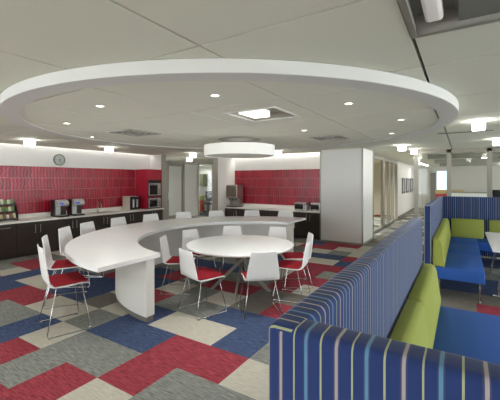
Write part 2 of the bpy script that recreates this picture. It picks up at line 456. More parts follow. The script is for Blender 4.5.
MB().box(-0.42, 0.42, -0.06, 0.06, -0.008, 0.0).obj('frame', mat('vent_paint', srgb(176, 173, 162), 0.6), t)
mb = MB()
for k in (-1, 1): mb.box(-0.40, 0.40, 0.026*k-0.013, 0.026*k+0.013, -0.0095, -0.007)
mb.obj('slot', mat('vent_dark', srgb(62, 60, 54), 0.8), t)

# glowing cube lamps on the ceiling
CUBES = [((-7.7, 3.54), 'glowing cube ceiling lamp nearest on the left, before the red tiled wall'),
         ((-7.7, 5.42), 'glowing cube ceiling lamp above the sink end of the red tiled wall'),
         ((-7.2, 8.05), 'glowing cube ceiling lamp nearer of two before the frosted glass door'),
         ((-8.9, 9.75), 'glowing cube ceiling lamp farther of two before the frosted glass door'),
         ((-4.55, 8.75), 'glowing cube ceiling lamp beside the drum lamp, before the far red tiles'),
         ((-1.26, 8.95), 'glowing cube ceiling lamp nearer of two at the corridor mouth'),
         ((-1.13, 10.2), 'glowing cube ceiling lamp farther of two at the corridor mouth'),
         ((0.19, 5.85), 'glowing cube ceiling lamp above the near end of the second booth'),
         ((0.60, 8.6), 'glowing cube ceiling lamp above the far end of the second booth')]
proto = None
def cube_lamp(x, y, lab, grp='cube ceiling lamps'):
    global proto
    if proto is None:
        proto = thing('cube_lamp', lab, 'ceiling lamp', (x, y, ZC), 0, grp)
        MB().box(-0.055, 0.055, -0.055, 0.055, -0.012, 0.0).obj('ceiling_plate', FASCIA, proto)
        MB().box(-0.078, 0.078, -0.078, 0.078, -0.135, -0.012, 0.014, 3).obj('shade', LAMP, proto, 40)
        return proto
    return copy_thing(proto, (x, y, ZC), 0, lab, grp)
for (x, y), lab in CUBES: cube_lamp(x, y, lab)

# drum pendant
dx, dy = -3.45, 5.32
dz = 6.3; du = (239.5-250)/F*dz; dx, dy = -S*dz+C_*du, C_*dz+S*du
t = thing('drum_pendant', 'large white round drum pendant lamp hanging over the tables', 'pendant lamp', (dx, dy, 0))
RD = 0.655
MB().lathe([(RD-0.012, 2.385), (RD, 2.385), (RD, 2.195), (RD-0.012, 2.195)], 96, cap=False).obj('shade', DRUM, t, 40)
MB().lathe([(RD-0.05, 2.205), (RD-0.05, 2.198)], 64).obj('diffuser', DRUMB, t)
MB().lathe([(0.40, 2.508), (0.40, 2.500), (0.395, 2.498)], 64).obj('canopy_shade_disc', mat('canopy_shade_grey', srgb(150, 148, 138), 0.7), t, 40)  # canopy disc, widened and greyed to paint the drum's shade on the ceiling
for k in range(3):
    a = k*2*PI/3+0.4
    MB().tube([(0.15*math.cos(a), 0.15*math.sin(a), 2.497), ((RD-0.02)*math.cos(a), (RD-0.02)*math.sin(a), 2.385)], 0.003, 6).obj('suspension_wire', CHROME, t)
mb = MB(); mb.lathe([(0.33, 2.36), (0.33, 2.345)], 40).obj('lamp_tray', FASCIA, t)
area('bulb', (0, 0, 2.40), 0.4, 0.5, t, spread=170, rot=(PI, 0, 0))

# ------------------------------------------------------------------ walls
mb = MB(); mb.box(WX-0.12, WX, -4.0, 8.05, 0, ZB); struct('wall_left', mb, WALLP)
mb = MB(); mb.box(-7.1, -3.3, WY, WY+0.12, 0, ZB); struct('wall_back', mb, WALLP)
mb = MB(); mb.box(WX, -8.53, 7.995, 8.15, 0, ZB); mb.box(WX-0.12, WX, 8.05, 8.15, 0, ZB); struct('wall_end', mb, WALLP)
mb = MB(); mb.box(-7.1, -6.97, 9.0, WY, 0, ZC+0.1); struct('wall_return', mb, WALLP)
mb = MB(); mb.box(-7.13, -6.94, 8.955, 9.0, 0, ZC); mb.box(-8.545, -8.50, 7.98, 8.16, 0, ZC); struct('trim_2', mb, ALU)
# cove strips in the slots
mb = MB(); mb.box(WX+0.03, WX+0.07, 1.2, 7.95, 2.69, 2.705)
struct('trim_3', mb, COVE)
mb = MB(); mb.box(-6.9, -3.5, WY-0.07, WY-0.03, 2.69, 2.705)
struct('trim_9', mb, emis('cove_strip_far', (1.0, 0.99, 0.95, 1), 25.0))
mb = MB()
mb.box(WX+SL, WX+SL+0.012, 1.0, 8.0, ZC, ZB); mb.box(-6.97, -3.45, WY-SL-0.012, WY-SL, ZC, ZB); struct('trim_4', mb, FASCIA)

# tiled splashbacks
tag(MB().box(WX+0.001, WX+0.012, 1.0, 7.36, 0.92, 2.09).obj('tile_splashback', TILEY),
    'ruby red wavy stick tiles on the left wall under the clock', 'wall tiles')
tag(MB().box(-6.97, -3.45, WY-0.012, WY-0.001, 0.92, 2.09).obj('tile_splashback', TILEX),
    'ruby red wavy stick tiles on the far wall behind the toasters', 'wall tiles')

# pillar with white panels
mb = MB(); mb.box(-3.44, -2.26, 9.215, 10.44, 0.05, ZC); struct('wall_pillar', mb, PANEL)
mb = MB()
for x in (-3.45, -2.285): mb.box(x, x+0.035, 9.2, 9.24, 0, ZC)
mb.box(-2.285, -2.245, 10.40, 10.46, 0, ZC); mb.box(-3.45, -2.25, 9.205, 9.23, 0, 0.055); mb.box(-2.27, -2.252, 9.24, 10.40, 0, 0.055)
struct('trim_5', mb, ALU)
mb = MB(); mb.box(-3.45, -3.30, 9.24, WY, 0, ZC); struct('wall_pillar.001', mb, PANEL)

# ------------------------------------------------------------------ kitchen: left run
CF = -8.42; CH = 0.82
def base_unit(y0, y1, lab, drawer=False):
    w = y1-y0
    t = thing('base_cabinet', lab, 'cabinet', (CF, y0, 0), 0, 'dark base cabinets under the left worktop')
    mb = MB(); mb.box(-0.62, -0.02, 0.002, w-0.002, 0.09, CH-0.04); mb.box(-0.60, -0.07, 0.002, w-0.002, 0, 0.09); mb.obj('body', DARKWOOD, t)
    if drawer:
        d = MB().box(-0.02, 0, 0.004, w-0.004, 0.10, CH-0.05, 0.002).obj('door', DARKWOOD, t)
        MB().tube([(0.0, w*.15, CH-0.12), (0.03, w*.15, CH-0.12), (0.03, w*.85, CH-0.12), (0.0, w*.85, CH-0.12)], 0.007, 8).obj('handle', STEEL, d)
    else:
        for k in (0, 1):
            a, b = (0.004, w/2-0.002) if k == 0 else (w/2+0.002, w-0.004)
            d = MB().box(-0.02, 0, a, b, 0.10, CH-0.05, 0.002).obj('door', DARKWOOD, t)
            hy = w/2 - 0.055 if k == 0 else w/2+0.055
            MB().tube([(0.0, hy, CH-0.11), (0.03, hy, CH-0.11), (0.03, hy, CH-0.29), (0.0, hy, CH-0.29)], 0.006, 8).obj('handle', STEEL, d)
    return t
base_unit(1.84, 2.72, 'dark base cabinet at the left end of the counter run, cut by the frame')
base_unit(2.72, 3.60, 'dark base unit with one long horizontal pull under the snack rack', True)
base_unit(3.60, 4.48, 'dark base cabinet with paired upright pulls, directly right of the unit with a horizontal pull')
base_unit(4.48, 5.36, 'dark base cabinet with paired pulls under the two coffee machines')
base_unit(5.36, 6.24, 'dark base cabinet with paired pulls under the sink tap')
base_unit(6.24, 7.12, 'dark base cabinet with paired pulls under the steel coffee dispenser')
base_unit(7.12, 7.94, 'dark base cabinet below the stacked built-in ovens')
t = tag(MB().box(WX+0.001, CF+0.03, 1.84, 7.97, CH-0.038, CH, 0.004).obj('worktop', STONE), 'long white worktop running along the left wall', 'worktop')
MB().box(WX+0.0135, WX+0.045, 1.84, 7.36, CH, 0.918, 0.003).obj('upstand', STONE, t)

# oven tower
t = thing('oven_cabinet', 'tall red laminate cabinet housing two steel ovens at the worktop end', 'cabinet', (WX+0.002, 7.38, CH+0.001))
mb = MB(); W_ = 0.57; top = 2.09-CH; D_ = 0.585
mb.box(0.0, D_, 0, 0.02, 0, top); mb.box(0, D_, W_, W_+0.02, 0, top); mb.box(0, D_, 0.02, W_, top-0.02, top); mb.box(0, 0.02, 0.02, W_, 0, top)
mb.box(0.02, D_-0.005, 0.02, W_, 0.375, 0.395)
mb.obj('body', REDLAM, t)
MB().box(D_-0.03, D_, 0.02, W_, 0.93, top-0.02, 0.002).obj('top_panel', REDLAM, t)
MB().box(D_-0.035, D_-0.012, 0.02, W_, 0.86, 0.93).obj('filler_panel', BLACK, t)
def oven(z0, h, lab, name):
    o = thing(name, lab, name.replace('_', ' '), (WX+0.002, 7.40, CH+0.001+z0), 0)
    w = W_-0.02
    MB().box(0.04, D_-0.012, 0.004, w-0.004, 0.001, h, 0.002).obj('body', BLACK, o)
    mb = MB()
    for a in ((0.03, w-0.03, h-0.075, h-0.03), (0.03, w-0.03, 0.03, 0.055), (0.03, 0.06, 0.055, h-0.075), (w-0.15, w-0.03, 0.055, h-0.075)):
        mb.box(D_-0.012, D_+0.012, a[0], a[1], a[2], a[3], 0.002)
    mb.obj('front_frame', STEEL, o)
    d = MB().box(D_-0.01, D_+0.006, 0.06, w-0.15, 0.055, h-0.075).obj('door', BLACKG, o)
    MB().tube([(D_+0.006, 0.09, h-0.1), (D_+0.035, 0.09, h-0.1), (D_+0.035, w-0.18, h-0.1), (D_+0.006, w-0.18, h-0.1)], 0.007, 8).obj('handle', CHROME, d)
    mb = MB()
    for k in range(4): mb.box(D_+0.012, D_+0.017, w-0.12, w-0.06, 0.07+k*0.05, 0.095+k*0.05)
    mb.obj('control_panel', BLACK, o)
oven(0.0, 0.371, 'lower of the two stacked steel built-in ovens in the red cabinet', 'built_in_oven')
oven(0.397, 0.455, 'upper of the two stacked steel built-in ovens, below the plain red panel', 'built_in_oven')

# clock
cy_ = ray_x(59, WX); ch_ = 2.285
t = thing('wall_clock', 'round grey wall clock with dark rim above the red tiles', 'clock', (WX, cy_, ch_))
RM = Matrix.Rotation(PI/2, 4, 'Y')
MB().lathe([(0.135, 0.001), (0.15, 0.001), (0.152, 0.03), (0.146, 0.038), (0.137, 0.036), (0.135, 0.02)], 40, cap=False).xform(RM).obj('rim', mat('clock_rim', srgb(96, 96, 92), 0.4), t, 40)
MB().lathe([(0.137, 0.001), (0.137, 0.018)], 40).xform(RM).obj('face', mat('clock_face', srgb(184, 188, 178), 0.5), t)
for k in range(12):
    a = k*PI/6; r0, r1 = (0.105, 0.128) if k % 3 else (0.095, 0.128)
    MB().box(0.018, 0.021, -0.004, 0.004, r0, r1, M=Matrix.Rotation(a, 4, 'X')).obj('hour_mark', BLACK, t)
for nm, l, a in (('hour_hand', 0.065, 0.9), ('minute_hand', 0.1, 2.6)):
    MB().box(0.021, 0.024, -0.006, 0.006, -0.015, l, M=Matrix.Rotation(-a, 4, 'X')).obj(nm, BLACK, t)

# snack rack, three stepped shelves of packets
ry0, ry1 = ray_x(-6, -8.75), ray_x(17.2, -8.75)
rw = ry1-ry0
t = thing('snack_rack', 'black three-tier counter rack of snack packets at the left end', 'rack', (-8.98, ry0, CH+0.001))
mb = MB()
for s_ in (0.0, rw-0.016):
    m2 = MB(); m2.prism([(0.0, 0.0), (0.30, 0.0), (0.30, 0.06), (0.24, 0.23), (0.18, 0.39), (0.0, 0.42)], s_, s_+0.016)
    m2.xform(Matrix(((1, 0, 0, 0), (0, 0, 1, 0), (0, 1, 0, 0), (0, 0, 0, 1))))
    m2.obj('side_panel', BLACK, t)
tiers = [(0.16, 0.30, 0.02), (0.10, 0.24, 0.18), (0.04, 0.18, 0.34)]
for a, b, z in tiers:
    mb = MB(); mb.box(a, b, 0.016, rw-0.016, z, z+0.01); mb.box(b-0.008, b, 0.016, rw-0.016, z+0.01, z+0.035); mb.obj('shelf', BLACK, t)
pk = [mat('pack_green', srgb(112, 140, 74), 0.4), mat('pack_white', srgb(224, 222, 206), 0.4), mat('pack_brown', srgb(140, 112, 86), 0.4), mat('pack_cream', srgb(208, 196, 160), 0.4)]
pn = ['green', 'white', 'brown', 'cream']
tn = ['bottom shelf', 'middle shelf', 'top shelf']
ordn = ['first', 'second', 'third', 'fourth', 'fifth', 'sixth']
for ti, (a, b, z) in enumerate(tiers):
    n = 6; pw = (rw-0.06)/n
    for k in range(n):
        c = [[2, 3, 2, 1, 2, 3], [0, 1, 0, 0, 1, 0], [1, 0, 1, 0, 1, 0]][ti][k]
        yy = ry0+0.03+k*pw
        M_ = Matrix.Translation((-8.98+(a+b)/2, yy+pw/2, CH+z+0.011)) @ Matrix.Rotation(-0.16, 4, 'Y')
        hh = 0.115+0.012*((k*7+ti*3) % 3)
        mb = MB()
        mb.lathe([(0.30, 0.0), (0.5, 0.03), (0.54, 0.5), (0.48, 0.93), (0.40, 1.0)], 16)
        for v in mb.bm.verts:
            thick = 0.06*(1-abs(v.co.z-0.45)**2*2.5)
            v.co = Vector((v.co.x*thick, max(-0.5, min(0.5, v.co.y*1.25))*(pw-0.012), v.co.z*hh))
        mb.xform(Matrix.Rotation(-0.14, 4, 'Y'))
        o = mb.obj('snack_packet', pk[c], None, 60); o.location = (-8.98+(a+b)/2+0.012, yy+pw/2, CH+z+0.0125)
        tag(o, f'{pn[c]} snack packet, {ordn[k]} from the left on the {tn[ti]} of the counter rack', 'snack packet', 'snack packets on the counter rack')

# pod coffee machines
def coffee(y, lab):
    t = thing('coffee_machine', lab, 'coffee machine', (-8.86, y, CH+0.001), 0, 'pod coffee machines on the left worktop')
    w = 0.29
    mb = MB(); mb.box(0, 0.222, 0.0, w, 0.0, 0.425, 0.025, 3); mb.box(0.19, 0.40, 0.02, w-0.02, 0, 0.035, 0.01); mb.obj('body', BLACK, t)
    mb = MB(); mb.prism([(0.225, 0.27), (0.33, 0.27), (0.37, 0.31), (0.36, 0.36), (0.29, 0.425), (0.225, 0.43)], 0.004, w-0.004, 0.012)
    mb.xform(Matrix(((1, 0, 0, 0), (0, 0, 1, 0), (0, 1, 0, 0), (0, 0, 0, 1)))); mb.obj('brew_head', SILVER, t)
    MB().box(0.222, 0.25, 0.015, 0.13, 0.04, 0.275, 0.006).obj('front_panel', SILVER, t)
    MB().box(0.352, 0.369, 0.03, 0.14, 0.312, 0.358).obj('display', BLUESCR, t)
    MB().lathe([(0.018, 0.245), (0.026, 0.275)], 16, c=(0.29, 0.17)).obj('spout', BLACK, t)
    MB().box(0.21, 0.39, 0.05, w-0.05, 0.036, 0.044).obj('drip_tray', STEEL, t)
coffee(ray_x(56.5, -8.6)-0.02, 'black and silver pod coffee machine, left of the pair on the worktop')
coffee(ray_x(73, -8.6)-0.02, 'black and silver pod coffee machine, right of the pair on the worktop')

# tap
ty = ray_x(100, -8.85)
t = thing('sink_tap', 'chrome gooseneck tap on the white worktop right of the coffee machines', 'tap', (-8.95, ty, CH+0.001))
MB().lathe([(0.028, 0), (0.028, 0.02), (0.018, 0.03)], 20).obj('base', CHROME, t, 40)
MB().tube([(0, 0, 0.02), (0, 0, 0.2)] + [(0.08-0.08*math.cos(a), 0, 0.2+0.08*math.sin(a)) for a in [k*PI/10 for k in range(1, 11)]] + [(0.16, 0, 0.15)], 0.011, 10).obj('spout', CHROME, t, 60)
MB().tube([(0.0, 0.02, 0.05), (0.02, 0.09, 0.09)], 0.008, 8).obj('handle', CHROME, t)
sk = tag(MB().box(-0.21, 0.19, -0.3, 0.3, -0.0, 0.004, 0.0015).obj('sink', STEEL, None, loc=(-8.68, ty, CH+0.0005)), 'steel sink rim set into the worktop below the tap', 'sink')

# coffee dispenser before the oven tower
dy0 = ray_x(130, -8.62)
t = thing('coffee_dispenser', 'pale steel coffee dispenser with black twin-spout front beside the red cabinet', 'coffee dispenser', (-8.98, dy0, CH+0.001))
MB().box(0, 0.34, 0.0, 0.36, 0, 0.42, 0.008).obj('body', mat('beige_steel', srgb(196, 190, 174), 0.4, 0.2), t)
MB().box(0.34, 0.36, 0.01, 0.35, 0.01, 0.41, 0.004).obj('front_panel', BLACK, t)
for y in (0.09, 0.23):
    MB().box(0.36, 0.395, y, y+0.05, 0.08, 0.33, 0.01).obj('hopper', SILVER, t)
MB().box(0.36, 0.44, 0.02, 0.34, 0.005, 0.025).obj('drip_tray', STEEL, t)

# ------------------------------------------------------------------ kitchen: back run
BF = 9.43
units = [(-6.965, -6.085), (-6.085, -5.205), (-5.205, -4.325), (-4.325, -3.455)]
labs = ['dark base cabinet under the tall steel drinks machine on the far wall', 'dark base cabinet right of the drinks machine under the far worktop',
        'dark base cabinet left of the toasters under the far worktop', 'dark base cabinet under the toasters, against the white pillar']
for (a, b), lab in zip(units, labs):
    w = b-a
    t = thing('base_cabinet', lab, 'cabinet', (a, BF, 0), 0, 'dark base cabinets under the far worktop')
    mb = MB(); mb.box(0.002, w-0.002, 0.02, 0.60, 0.09, CH-0.04); mb.box(0.002, w-0.002, 0.07, 0.60, 0, 0.09); mb.obj('body', DARKWOOD, t)
    for k in (0, 1):
        p, q = (0.004, w/2-0.002) if k == 0 else (w/2+0.002, w-0.004)
        d = MB().box(p, q, 0, 0.02, 0.10, CH-0.05, 0.002).obj('door', DARKWOOD, t)
        hx = w/2 + (-0.055 if k == 0 else 0.055)
        MB().tube([(hx, 0, CH-0.11), (hx, -0.03, CH-0.11), (hx, -0.03, CH-0.29), (hx, 0, CH-0.29)], 0.006, 8).obj('handle', STEEL, d)
t = tag(MB().box(-6.968, -3.452, BF-0.03, WY-0.001, CH-0.038, CH, 0.004).obj('worktop', STONE), 'white worktop along the far red tiled wall', 'worktop')
MB().box(-6.968, -3.452, WY-0.03, WY-0.0135, CH, 0.918, 0.003).obj('upstand', STONE, t)
# drinks machine
xa = ray_y(225.5, 9.5)
t = thing('drinks_machine', 'tall brownish steel drinks machine standing on the far worktop', 'drinks machine', (xa, 9.50, CH+0.001))
dw = 0.47
mb = MB(); mb.box(0, dw, 0.02, 0.42, 0.30, 0.76, 0.012); mb.box(0, dw, 0.24, 0.42, 0.03, 0.30); mb.obj('body', mat('bronze_steel', (0.42, 0.38, 0.34, 1), 0.28, 0.9), t)
MB().box(-0.0, dw, 0.0, 0.42, 0.0, 0.03, 0.004).obj('base', BLACK, t)
MB().box(0.03, dw-0.03, 0.005, 0.02, 0.36, 0.72, 0.004).obj('front_panel', mat('smoked_panel', srgb(120, 108, 96), 0.2, 0.3), t)
for k in range(3): MB().lathe([(0.014, 0.22), (0.022, 0.30)], 14, c=(0.1+0.13*k, 0.12)).obj('spout', BLACK, t)
MB().box(0.05, dw-0.05, 0.04, 0.22, 0.031, 0.05).obj('drip_tray', STEEL, t)
# toasters
def toaster(px0, w, lab):
    x = ray_y(px0, 9.62)
    t = thing('toaster_oven', lab, 'toaster oven', (x, 9.60, CH+0.001), 0, 'toaster ovens on the far worktop')
    MB().box(0, w, 0.01, 0.30, 0.015, 0.235, 0.012).obj('body', STEEL, t)
    MB().box(0.02, w-0.09, 0.0, 0.01, 0.04, 0.20, 0.003).obj('door', BLACKG, t)
    MB().tube([(0.04, 0.0, 0.185), (0.04, -0.025, 0.185), (w-0.11, -0.025, 0.185), (w-0.11, 0.0, 0.185)], 0.006, 8).obj('handle', CHROME, t)
    for k in range(3):
        MB().lathe([(0.016, 0), (0.014, 0.018)], 14).xform(Matrix.Translation((w-0.045, 0.01, 0.065+0.055*k)) @ Matrix.Rotation(PI/2, 4, 'X')).obj('knob', BLACK, t)
    for x in (0.03, w-0.03):
        MB().box(x-0.015, x+0.015, 0.03, 0.27, 0, 0.016).obj('foot', BLACK, t)
toaster(294.3, 0.39, 'steel toaster oven with black door, left of the pair on the far worktop')
xq = ray_y(294.3, 9.62)+0.39
toaster(310.5, 0.36, 'steel toaster oven with black door, tucked against the white pillar')
xg = ray_y(308, 9.70)
t = thing('steel_canister', 'small steel canister standing between the two toaster ovens', 'canister', (xg, 9.555, CH+0.001))
MB().lathe([(0.04, 0), (0.042, 0.01), (0.042, 0.17), (0.038, 0.18)], 24).obj('body', STEEL, t, 40)
MB().lathe([(0.043, 0.18), (0.043, 0.195), (0.012, 0.2), (0.012, 0.215)], 24).obj('lid', BLACK, t, 40)

# ------------------------------------------------------------------ big crescent table
BX, BY, BR = -3.18, 4.97, 2.80
IX, IY, IR = -3.01, 4.89, 1.87
EX = -3.27; TH_ = 0.82
def circ_at(cx, cy, r, x):       # angles where the circle crosses x
    a = math.acos((x-cx)/r); return a
ao = circ_at(BX, BY, BR, EX); ai = circ_at(IX, IY, IR, EX)
outer = arc(BX, BY, BR, ao, 2*PI-ao, 96); inner = arc(IX, IY, IR, 2*PI-ai, ai, 80)
big = thing('crescent_table', 'long white crescent-shaped conference table curving round the round table', 'table', (0, 0, 0))
MB().prism(outer+inner, TH_-0.052, TH_, 0.003).obj('tabletop', WHITE, big)
PO, PT = 2.13, 0.13
po = arc(BX, BY-0.02, PO, circ_at(BX, BY, PO, -3.28), 2*PI-circ_at(BX, BY, PO, -3.28), 96)
pi_ = arc(BX, BY-0.02, PO-PT, 2*PI-circ_at(BX, BY, PO-PT, -3.28), circ_at(BX, BY, PO-PT, -3.28), 96)
MB().prism(po+pi_, 0.065, TH_-0.052).obj('pedestal', mat('white_panel', srgb(222, 220, 213), 0.4, noise=(1.2, 0.02)), big)
PO2 = PO-0.008; PI2 = PO-PT+0.008
po = arc(BX, BY-0.02, PO2, circ_at(BX, BY, PO2, -3.288), 2*PI-circ_at(BX, BY, PO2, -3.288), 96)
pi_ = arc(BX, BY-0.02, PI2, 2*PI-circ_at(BX, BY, PI2, -3.288), circ_at(BX, BY, PI2, -3.288), 96)
MB().prism(po+pi_, 0.0, 0.066).obj('plinth', BASEB, big)

# ------------------------------------------------------------------ round table
RX, RY, RR = -3.0, 4.47, 0.845
t = thing('round_table', 'round white table on crossed metal legs inside the crescent table', 'table', (RX, RY, 0))
MB().lathe([(RR-0.02, 0.705), (RR-0.004, 0.716), (RR, 0.726), (RR, 0.735), (RR-0.005, 0.74)], 96).obj('tabletop', WHITE, t, 30)
MB().lathe([(0.30, 0.695), (0.30, 0.705)], 40).obj('mounting_plate', WOODLEG, t)
for k in range(4):
    a = math.radians(200+90*k); d = Vector((math.cos(a), math.sin(a), 0)); n = Vector((-d.y, d.x, 0))
    A = d*0.46 + n*0.03; B = -d*0.24 + n*0.03
    mb = MB(); vs = []
    for P, z in ((A, 0.0), (B, 0.695)):
        for sx, sy in ((-1, -1), (1, -1), (1, 1), (-1, 1)):
            vs.append(mb.bm.verts.new((P + n*0.016*sx + d*0.034*sy) + Vector((0, 0, z))))
    for q in range(4): mb.bm.faces.new((vs[q], vs[(q+1) % 4], vs[4+(q+1) % 4], vs[4+q]))
    mb.bm.faces.new(vs[:4][::-1]); mb.bm.faces.new(vs[4:])
    mb.obj('leg', WOODLEG, t)

# ------------------------------------------------------------------ chairs
def make_chair():
    t = thing('dining_chair', '', 'chair')
    # side profile (y, z, halfwidth): front lip, seat, bend, back, top
    prof = [(0.225, 0.438, 0.20), (0.21, 0.452, 0.21), (0.12, 0.455, 0.213), (0.0, 0.448, 0.213), (-0.10, 0.446, 0.212), (-0.155, 0.452, 0.211),
            (-0.19, 0.472, 0.210), (-0.208, 0.505, 0.208), (-0.218, 0.56, 0.203), (-0.232, 0.66, 0.187), (-0.248, 0.76, 0.170), (-0.257, 0.812, 0.162), (-0.258, 0.82, 0.150)]
    mb = MB(); bm = mb.bm; nx = 8; th = 0.011
    rows = []
    for i, (y, z, w) in enumerate(prof):
        y0, z0 = prof[max(0, i-1)][:2]; y1, z1 = prof[min(len(prof)-1, i+1)][:2]
        d = Vector((0, y1-y0, z1-z0)).normalized(); nrm = Vector((0, -d.z, d.y))
        if nrm.z > 0 and i < 5: nrm = -nrm
        if i >= 5 and nrm.y > 0: nrm = -nrm
        ra, rb = [], []
        for k in range(nx+1):
            x = -w + 2*w*k/nx; q = (x/w)**2
            curve = 0.016*q if i > 6 else 0.008*q*(1 if 1 < i < 6 else 0.4)
            p = Vector((x, y, z)) - nrm*curve
            ra.append(bm.verts.new(p)); rb.append(bm.verts.new(p + nrm*th))
        rows.append((ra, rb))
    for (a, b), (c, d) in zip(rows, rows[1:]):
        for k in range(nx):
            bm.faces.new((a[k], a[k+1], c[k+1], c[k])); bm.faces.new((b[k+1], b[k], d[k], d[k+1]))
        bm.faces.new((a[0], c[0], d[0], b[0])); bm.faces.new((c[nx], a[nx], b[nx], d[nx]))
    for (a, b) in (rows[0], rows[-1]):
        for k in range(nx): bm.faces.new((a[k], b[k], b[k+1], a[k+1]))
    mb.obj('shell', SHELL, t, 50)
    mb = MB(); mb.box(-0.2, 0.2, -0.15, 0.205, 0.457, 0.478, 0.009, 3)
    mb.obj('seat_pad', REDPAD, t, 50)
    for s in (-1, 1):
        pts = [(s*0.165, 0.12, 0.437), (s*0.17, 0.145, 0.425), (s*0.235, 0.222, 0.03), (s*0.238, 0.214, 0.010), (s*0.24, 0.19, 0.008),
               (s*0.24, -0.19, 0.008), (s*0.238, -0.214, 0.010), (s*0.235, -0.222, 0.03), (s*0.17, -0.12, 0.425), (s*0.165, -0.095, 0.437)]
        g = MB().tube(pts, 0.006, 8).obj('sled_leg', CHROME, t, 60)
        for y in (0.2, -0.2): MB().box(s*0.24-0.012, s*0.24+0.012, y-0.012, y+0.012, 0.0, 0.01).obj('glide', GREYP, g)
    mb = MB()
    for y in (0.105, -0.085): mb.tube([(-0.168, y, 0.432), (0.168, y, 0.432)], 0.0065, 8)
    mb.obj('stretcher', CHROME, t)
    return t
base_chair = make_chair(); used = [False]
def chair(x, y, fdeg, label, group, sc):
    rz = math.radians(fdeg-90)
    if not used[0]:
        used[0] = True; base_chair.location = (x, y, 0); base_chair.rotation_euler = (0, 0, rz); base_chair['label'] = label; base_chair['group'] = group
        base_chair.scale = sc if isinstance(sc, tuple) else (sc,)*3; return base_chair
    return copy_thing(base_chair, (x, y, 0), rz, label, group, sc)
g1 = 'white chairs round the outside of the crescent table'
bigc = [(-107.8, 2.86, 72, 'white shell chair with red seat pad, nearest of those at the crescent table'),
        (-127.5, 2.80, 55, 'white red-padded chair just behind the nearest one at the crescent table'),
        (-145, 2.84, None, 'white chair at the left curve of the crescent table, second behind the nearest one'),
        (-158, 2.84, None, 'white chair at the crescent table just right of the two coffee machines'),
        (-174, 2.84, None, 'white chair at the crescent table in front of the steel coffee dispenser'),
        (-190, 2.84, None, 'white chair at the crescent table in line with the red oven cabinet'),
        (-206, 2.84, None, 'white chair at the crescent table in front of the frosted glass door'),
        (-222, 2.84, None, 'white chair at the crescent table just left of the tall steel drinks machine'),
        (-239.5, 2.84, None, 'white chair at the crescent table below the middle of the far red tiles'),
        (-256, 2.84, None, 'white chair at the far right tip of the crescent table, below the toasters')]
for a, r, f, lab in bigc:
    ar = math.radians(a); chair(BX+r*math.cos(ar), BY+r*math.sin(ar), f if f is not None else a+180, lab, g1, (1.2, 1.0, 1.2) if a == -107.8 else 1.15)
g2 = 'white chairs round the round table'
rc = [(-40, 0.93, 133, 'white chair with its back to the camera at the near side of the round table'),
      (-88, 0.97, 72, 'white red-padded chair turned right at the near left of the round table'),
      (-148.7, 0.98, None, 'white red-padded chair seen side-on between crescent table end and round table'),
      (172, 0.98, None, 'white chair behind the far left edge of the round table, half hidden'),
      (131, 1.06, None, 'white chair behind the round table, left of the far middle'),
      (91, 1.08, None, 'white chair behind the round table, right of the far middle'),
      (51, 0.98, 215, 'white red-padded chair at the far right of the round table, behind the side-on one'),
      (11, 0.84, None, 'white red-padded chair seen side-on at the right of the round table')]
for a, r, f, lab in rc:
    ar = math.radians(a); chair(RX+r*math.cos(ar), RY+r*math.sin(ar), f if f is not None else a+180, lab, g2, 1.03)

# ------------------------------------------------------------------ booths
def pad(mb, L, along, x0, x1, z0, z1):
    return mb
def booth(name, label, ox, oy, yn, flip, TOP, seats, cush, endx, legs):
    """ox: outer face of the long back; the long back runs oy..oy+yn; flip: end panel at the near (False) or far (True) end."""
    t = thing(name, label, 'booth', (ox, oy, 0))
    T = 0.10
    MB().box(0, T, 0, yn, 0.06, TOP, 0.024, 4).obj('side_panel', STRY, t, 40)
    ey0, ey1 = (0, T) if not flip else (yn-T, yn)
    MB().box(T+0.0005 if flip else 0.0, endx, ey0-0.0005 if not flip else ey0, ey1, 0.06, TOP-0.0008, 0.024, 4).obj('end_panel', STRX, t, 40)
    for a, b, c, d in seats:
        MB().box(a, b, c, d, 0.285, 0.46, 0.018, 3).obj('seat', BLUE, t, 40)
    for a, b, c, d, ax in cush:
        mb = MB(); n = 8
        # wedge-shaped back cushion, thicker at the bottom, rounded at the top
        if ax == 'x': sec = [(0, 0), (0.15, 0), (0.155, 0.05), (0.115, 0.36), (0.095, 0.40), (0.06, 0.415), (0.0, 0.41)]
        else: sec = [(0, 0), (0.15, 0), (0.155, 0.05), (0.115, 0.36), (0.095, 0.40), (0.06, 0.415), (0.0, 0.41)]
        mb.prism(sec, 0, d, 0.02)
        if ax == 'x':   # leans on the side panel, runs along Y: section x=thickness, z=height
            mb.xform(Matrix(((1, 0, 0, a), (0, 0, 1, b), (0, 1, 0, c), (0, 0, 0, 1))))
        else:           # leans on the end panel, runs along X
            sgn = -1 if flip else 1
            mb.xform(Matrix(((0, 0, 1, a), (sgn, 0, 0, b), (0, 1, 0, c), (0, 0, 0, 1))))
        mb.obj('back_cushion', GREEN, t, 40)
    for x, y in legs:
        mb = MB(); mb.tube([(x, y, 0.0), (x, y, 0.286)], 0.014, 10); mb.lathe([(0.022, 0), (0.022, 0.008)], 14, c=(x, y)); mb.obj('leg', CHROME, t, 40)
    return t
OX1, OY1 = -0.462, 0.815
yn1 = 3.19
booth('booth_bench', 'near blue striped booth with lime back cushions and plain blue seat', OX1, OY1, yn1, False, 1.356,
      [(0.117, 0.76, 0.117, 1.30), (0.117, 0.76, 1.302, 3.17), (0.762, 1.9, 0.117, 0.76)],
      [(0.116, 0.72, 0.462, 1.22, 'x'), (0.116, 1.95, 0.462, 1.24, 'x'), (0.90, 0.116, 0.462, 0.98, 'y')], 2.0,
      [(0.70, 3.10), (0.2, 3.10), (0.70, 1.5), (0.2, 1.2), (1.8, 0.7)])
OX2, OY2 = -0.50, 5.72
yn2 = 3.50
